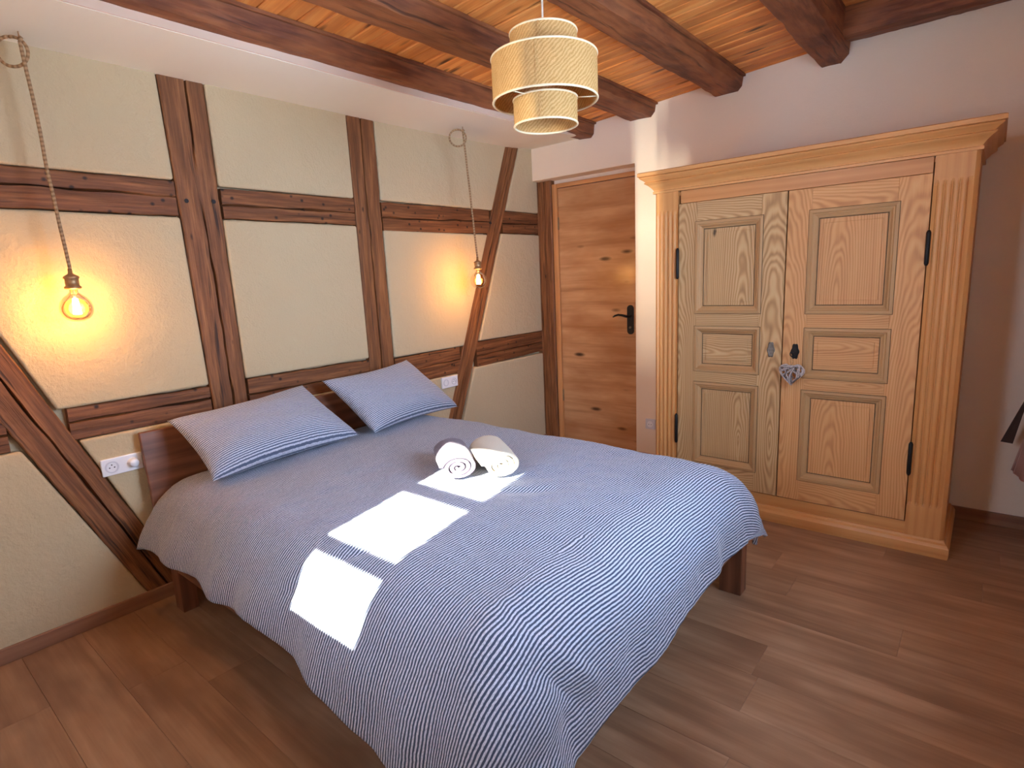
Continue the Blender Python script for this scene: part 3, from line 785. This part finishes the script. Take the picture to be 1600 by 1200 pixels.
def wdoor(x0, x1, stl, str_, mat, side):
    yf, yb = WF - .010, WF + .018; z0, z1 = .157, 1.831
    d = MB().box(x0, x0 + stl, yf, yb, z0, z1, 'z').build('door', mat, wr, bevel=.002)   # hanging or meeting stile carries the rest
    box('stile', mat, d, x1 - str_, x1, yf, yb, z0, z1, 'z')
    a, b = x0 + stl, x1 - str_
    for r0, r1 in ((z0, .285), (.775, .862), (1.110, 1.205), (1.712, z1)):
        box('rail', mat, d, a, b, yf + .0006, yb, r0, r1, 'x', .0015)
    for p0, p1 in ((.285, .775), (.862, 1.110), (1.205, 1.712)):
        # moulding: mitred ring stepping down to the panel
        mm = MB(); pr = [(-.010, yf - .004), (.004, yf - .006), (.010, yf + .001), (.014, yf + .001), (.024, yf + .010), (.031, yf + .012), (.033, yf + .019), (.034, yf + .022), (-.010, yf + .0)]
        rings = [[(cx + sx * o, py, cz_ + sz * o) for o, py in pr] for cx, cz_, sx, sz in ((a, p0, 1, 1), (b, p0, -1, 1), (b, p1, -1, -1), (a, p1, 1, -1))]
        base = [mm.add(r) for r in rings]; n = len(pr)
        for i in range(4):
            i2 = (i + 1) % 4; ax = 0 if i in (0, 2) else 2
            for k in range(n - 1):
                ids = (base[i] + k, base[i] + k + 1, base[i2] + k + 1, base[i2] + k)
                mm.face(ids, [(mm.v[q][ax], pr[k + (1 if j in (1, 2) else 0)][0] + i * .5) for j, q in enumerate(ids)])
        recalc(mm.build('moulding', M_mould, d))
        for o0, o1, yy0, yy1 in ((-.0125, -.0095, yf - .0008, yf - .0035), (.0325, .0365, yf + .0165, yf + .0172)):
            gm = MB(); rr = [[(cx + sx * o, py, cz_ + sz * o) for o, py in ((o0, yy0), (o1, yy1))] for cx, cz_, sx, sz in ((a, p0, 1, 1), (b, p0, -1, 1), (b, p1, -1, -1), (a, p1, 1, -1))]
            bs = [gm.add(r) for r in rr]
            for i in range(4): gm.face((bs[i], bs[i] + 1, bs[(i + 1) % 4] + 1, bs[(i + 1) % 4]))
            recalc(gm.build('moulding_joint', M_joint, d))  # thin dark strips along the outer and inner edges of the moulding
        # fielded panel: flat border, small step, raised field
        gr = 'x' if p1 - p0 < .3 else 'z'
        pm = MB(); pm.box(a + .020, b - .020, yf + .018, yb - .002, p0 + .020, p1 - .020, gr)
        pm.box(a + .056, b - .056, yf + .013, yf + .019, p0 + .058, p1 - .058, gr)
        pm.build('panel', mat, d, bevel=.0015)
    return d
dl = wdoor(1.538, 2.131, .112, .126, M_doorL, 0)
dr = wdoor(2.137, 2.743, .113, .126, M_doorR, 1)
for x, zs in ((1.5345, ((1.40, 1.58), (.385, .573))), (2.7460, ((1.42, 1.58), (.40, .57)))):
    for a, b in zs: MB().tube([(x, WF - .018, a), (x, WF - .018, a + .01), (x, WF - .018, b - .01), (x, WF - .018, b)], [.005, .0095, .0095, .005], 10).build('hinge', M_iron, wr, True)
def escut(x, z, w, h, mat, parent):
    yf = WF - .0105; pts = []
    for k in range(36):
        a = 2 * PI * k / 36; rr = 1 + .10 * math.cos(6 * a) + .12 * max(0, math.sin(a)) ** 6
        pts.append((x + w * rr * math.cos(a), z + h * rr * math.sin(a)))
    m = MB(); m.loft([[(p[0], yf, p[1]) for p in pts], [(p[0], yf - .003, p[1]) for p in pts], [(x + (p[0] - x) * .8, yf - .006, z + (p[1] - z) * .85) for p in pts], [(x + (p[0] - x) * .55, yf - .0045, z + (p[1] - z) * .6) for p in pts]])
    return recalc(m.build('escutcheon', mat, parent))
escut(2.077, .996, .019, .041, M_steelold, dl)
escut(2.2005, .992, .020, .040, M_iron, dr)
k = MB(); k.tube([(2.2, WF - .016, .985), (2.2, WF - .052, .985)], .0035, 8)
ring = [(2.2 + .012 * math.cos(t), WF - .058, .985 + .015 * math.sin(t)) for t in [2 * PI * q / 16 for q in range(17)]]
k.tube(ring, .003, 6); k.build('key', M_iron, dr, True)

# ------------------------------------------------------------------ willow heart hanging from the key
hy = WF - .056
heart = thing('willow_heart', 'small grey woven willow heart hanging from the wardrobe key', 'ornament', (2.198, hy, .81))
def hpt(t, s):
    x = 16 * math.sin(t) ** 3; z = 13 * math.cos(t) - 5 * math.cos(2 * t) - 2 * math.cos(3 * t) - math.cos(4 * t)
    return Vector((2.198 + x / 16 * .061 * s, 0, .872 + (z + 2.5) / 15 * .056 * s))
rnd = random.Random(5)
for k in range(3):
    m = MB(); pts = []
    for q in range(61):
        t = 2 * PI * q / 60; p = hpt(t, 1.0 - .06 * k); pts.append((p.x, hy + .006 * math.sin(q * .9 + k * 2), p.z))
    m.tube(pts, .0044, 6); m.build('rim_twig', M_willow, heart, True)
for k in range(44):
    t0, t1 = rnd.uniform(0, 2 * PI), rnd.uniform(0, 2 * PI)
    if abs(t0 - t1) < .8: t1 += 1.6
    a, b = hpt(t0, .97), hpt(t1, .97); yy = hy + rnd.uniform(-.016, .008); pts = []
    for q in range(7):
        s = q / 6; p = a.lerp(b, s); pts.append((p.x, yy - .008 * math.sin(PI * s), p.z))
    MB().tube(pts, .0032, 5).build('twig', M_willow2 if k % 3 == 0 else M_willow, heart, True)
MB().tube([(2.198, hy, .915), (2.190, hy - .003, .945), (2.197, hy - .004, .972), (2.204, hy - .003, .945), (2.199, hy, .915)], .0012, 5).build('hanging_loop', M_rope, heart, True)

# ------------------------------------------------------------------ rattan pendant
LX, LY = 1.593, 1.943
pen = thing('pendant_lamp', 'three-tier woven rattan pendant lamp hanging below the ceiling beams', 'lamp', (LX, LY, 2.53))
def shade(name, r, z0, z1):
    pr = [(r, z0), (r, z1), (r - .003, z1), (r - .003, z0)]
    o = MB().lathe(LX, LY, pr, 72, True).build(name, M_rattan, pen); 
    bm = bmesh.new(); bm.from_mesh(o.data)
    for f in bm.faces: f.smooth = True
    for e in bm.edges:
        if len(e.link_faces) == 2 and e.calc_face_angle() > .8: e.smooth = False
    bm.to_mesh(o.data); bm.free()
    for z in (z0, z1):
        p = [(r - .001 + .0042 * math.cos(t), z + .0042 * math.sin(t)) for t in [2 * PI * q / 8 for q in range(8)]]
        MB().lathe(LX, LY, p, 72, True).build('rim', M_rim, o, True)
    # overlap seam of the woven sheet
    a = math.radians(-52 - 10)
    d = Vector((math.cos(a), math.sin(a), 0)); t = Vector((-d.y, d.x, 0)); c0 = Vector((LX, LY, 0)) + d * (r + .0012)
    sm = MB(); b = sm.add([c0 - t * .004 + Vector((0, 0, z0)), c0 + t * .004 + Vector((0, 0, z0)), c0 + t * .004 + Vector((0, 0, z1)), c0 - t * .004 + Vector((0, 0, z1))])
    sm.face((b, b + 1, b + 2, b + 3), [(0, 0), (.008, 0), (.008, z1 - z0), (0, z1 - z0)])
    solid(sm.build('seam', M_rattan, o), .0012)
    return o
shade('upper_shade', .128, 2.215, 2.360)
shade('main_shade', .203, 2.118, 2.273)
shade('lower_shade', .124, 2.030, 2.125)
for q in range(3):
    a = 2 * PI * q / 3 + .5; d = Vector((math.cos(a), math.sin(a), 0)); o = Vector((LX, LY, 0))
    for a0, z0, a1, z1 in ((.015, 2.24, .127, 2.24), (.121, 2.122, .202, 2.119), (.127, 2.262, .202, 2.271)):
        MB().tube([o + d * a0 + Vector((0, 0, z0)), o + d * a1 + Vector((0, 0, z1))], .0023, 6).build('spoke', M_rim, pen, True)
MB().tube([(LX, LY, 2.25), (LX, LY, 2.545)], .004, 8).build('cord', M_cordw, pen, True)
MB().lathe(LX, LY, [(.001, 2.20), (.020, 2.205), (.021, 2.25), (.012, 2.27), (.001, 2.272)], 20).build('lamp_holder', M_plastic, pen, True)

# ------------------------------------------------------------------ bare bulbs on jute rope
def rope_lamp(hx, hy_, hz, bx, by, zb, label, bend_, ringdir):
    t = thing('rope_lamp', label, 'lamp', (hx, hy_, hz), 'bare bulbs on jute ropes')
    zt = zb + .150
    pts = []
    for q in range(25):
        s = q / 24; x = hx + (bx - hx) * s; y = hy_ + (by - hy_) * s; z = hz - .035 + (zt - hz + .035) * s
        pts.append((x + bend_ * math.sin(PI * s) * .4 + .004 * N(s * 5, hx, 1), y + bend_ * math.sin(2.2 * PI * s) * .5 + .004 * N(s * 5, hy_, 1), z))
    MB().tube([(hx, hy_, hz - .018), (hx + .004, hy_ + .006, hz - .022)] + pts, .0062, 10).build('rope', M_rope, t, True)
    # spare rope looped beside the hook
    cpts = []
    for q in range(64):
        a = 2 * PI * q / 63 * 1.02 + PI * .5; k = 1 + .05 * (q / 63)
        cpts.append((hx - .028 + .050 * k * math.cos(a) * ringdir[0] , hy_ - .028 + .050 * k * math.cos(a) * ringdir[1] + .01 * (q / 63), hz - .068 + .050 * k * math.sin(a)))
    MB().tube(cpts, .0058, 8).build('rope_coil', M_rope, t, True)
    MB().tube([(hx, hy_, hz), (hx, hy_, hz - .012), (hx - .006, hy_, hz - .026), (hx, hy_ + .003, hz - .033), (hx + .007, hy_, hz - .026)], .0025, 6).build('hook', M_brass, t, True)
    pr = [(.001, zb + .150), (.007, zb + .150), (.008, zb + .132), (.013, zb + .128), (.026, zb + .120), (.028, zb + .114), (.0235, zb + .110), (.0235, zb + .084), (.029, zb + .080), (.0295, zb + .074), (.025, zb + .070), (.001, zb + .070)]
    MB().lathe(bx, by, pr, 28).build('lamp_holder', M_brass, t, True)
    pr = [(.0145, zb + .072), (.0150, zb + .060), (.022, zb + .050), (.038, zb + .038), (.051, zb + .021), (.0570, zb + .000), (.0562, zb - .018), (.0495, zb - .036), (.037, zb - .050), (.020, zb - .058), (.0005, zb - .060)]
    MB().lathe(bx, by, pr, 36).build('bulb', M_bulb, t, True)
    f = MB()
    for q in range(6):
        a = 2 * PI * q / 6; r0, r1 = .007, .013
        f.tube([(bx + r0 * math.cos(a), by + r0 * math.sin(a), zb + .032), (bx + r1 * math.cos(a), by + r1 * math.sin(a), zb - .030)], .0027, 6)
    f.build('filament', M_fil, t, True)
    MB().tube([(bx, by, zb + .066), (bx, by, zb + .03)], .005, 8).build('filament_stem', M_plastic, t, True)
    l = bpy.data.lights.new('bulb_light', 'POINT'); l.energy = 2.6; l.color = (1.0, .46, .13); l.shadow_soft_size = .03
    o = bpy.data.objects.new('bulb_light', l); C.objects.link(o); o.parent = t; o.location = Vector((bx, by, zb - .003)) - Vector((hx, hy_, hz))
    return t
rope_lamp(.140, .653, 2.428, .150, .676, 1.416, 'bare glowing bulb on jute rope nearest the wall socket with the dimmer', .006, (.72, .72))
rope_lamp(.255, 2.880, 2.431, .250, 2.958, 1.450, 'bare glowing bulb on jute rope in front of the slanting brace by the door', .004, (.72, .72))

# ------------------------------------------------------------------ sockets
def socket_face(m_, xw, cy_, cz_): pass
s1 = thing('wall_socket', 'white double wall socket with round dimmer beside the headboard', 'socket', (0.011, .77, .66), 'wall sockets')
MB().box(.009, .022, .690, .852, .662, .740, 'y').build('plate', M_plastic, s1, bevel=.004, seg=3)
def ringx(y, z, r0, r1, xa, xb, mat, name, par, seg=28):
    rings = []
    for rr, xx in ((r1, xa), (r1, xb), (r0, xb), (r0, xa + .0005)):
        rings.append([(xx, y + rr * math.cos(2 * PI * k / seg), z + rr * math.sin(2 * PI * k / seg)) for k in range(seg)])
    m = MB()
    m.loft(rings, True, True); return recalc(m.build(name, mat, par))
ringx(.730, .700, .021, .027, .020, .0245, M_plastic2, 'socket_ring', s1)
for dy, dz in ((-.0095, -.002), (.0095, -.002), (0, .010)):
    MB().tube([(.0205, .730 + dy, .700 + dz), (.0232, .730 + dy, .700 + dz)], .0028, 8).build('pin_hole', M_hole, s1, True)
MB().tube([(.0215, .812, .702), (.026, .812, .702), (.046, .812, .702), (.049, .812, .702)], [.022, .021, .0185, .016], 24).build('dimmer_knob', M_plastic, s1, True)
s2 = thing('wall_socket', 'white double wall socket tucked against the slanting brace by the far pillow', 'socket', (0.011, 2.84, .69), 'wall sockets')
MB().box(.009, .022, 2.762, 2.922, .692, .772, 'y').build('plate', M_plastic, s2, bevel=.004, seg=3)
for yy in (2.802, 2.882): ringx(yy, .732, .019, .025, .020, .0245, M_plastic2, 'socket_ring', s2)
for dy, dz in ((-.0095, -.002), (.0095, -.002), (0, .010)):
    MB().tube([(.0205, 2.882 + dy, .732 + dz), (.0232, 2.882 + dy, .732 + dz)], .0028, 8).build('pin_hole', M_hole, s2, True)
s3 = thing('wall_socket', 'single white wall socket low on the wall between door and wardrobe', 'socket', (1.06, YB, .265), 'wall sockets')
MB().box(1.022, 1.102, YB - .012, YB + .002, .265, .345, 'x').build('plate', M_plastic2, s3, bevel=.004, seg=3)
m = MB(); m.tube([(1.062, YB - .011, .305), (1.062, YB - .016, .305)], [.026, .024], 24); m.build('socket_ring', M_plastic, s3)
for dx in (-.0095, .0095): MB().tube([(1.062 + dx, YB - .0155, .304), (1.062 + dx, YB - .0172, .304)], .0028, 8).build('pin_hole', M_hole, s3, True)

# ------------------------------------------------------------------ cloth hanging at the right edge
cu = thing('curtain', 'pale beige curtain edge gathered by the wall right of the wardrobe', 'curtain', (3.18, 3.78, .36))
P = []
for i in range(31):
    z = .362 + (2.3 - .362) * i / 30; s = (z - .362)
    x0 = 3.143 + min(.075, .062 * s / .32 * (1 if s < .33 else 1)); row = []
    for j in range(41):
        q = j / 40
        row.append((x0 + (3.232 - x0) * q * .9 + .006 * math.sin(q * 22), 3.80 - .30 * q + .012 * math.sin(q * 30 + .5) - .02 * (1 - q), z))
    P.append(row)
solid(MB().grid(P).build('curtain_cloth', M_cloth, cu, True), .006)
m = MB(); rows = []
for s in range(9):
    t = s / 8; cx, cz_ = 3.172 - .060 * t, .76 - .245 * t; w = .004 + .020 * t
    rows.append([(cx - w, 3.752, cz_), (cx - w * .3, 3.744, cz_), (cx + w, 3.748, cz_ - .004), (cx + w * .3, 3.757, cz_ - .004)])
recalc(m.loft(rows).build('tie_strap', M_strap, cu))
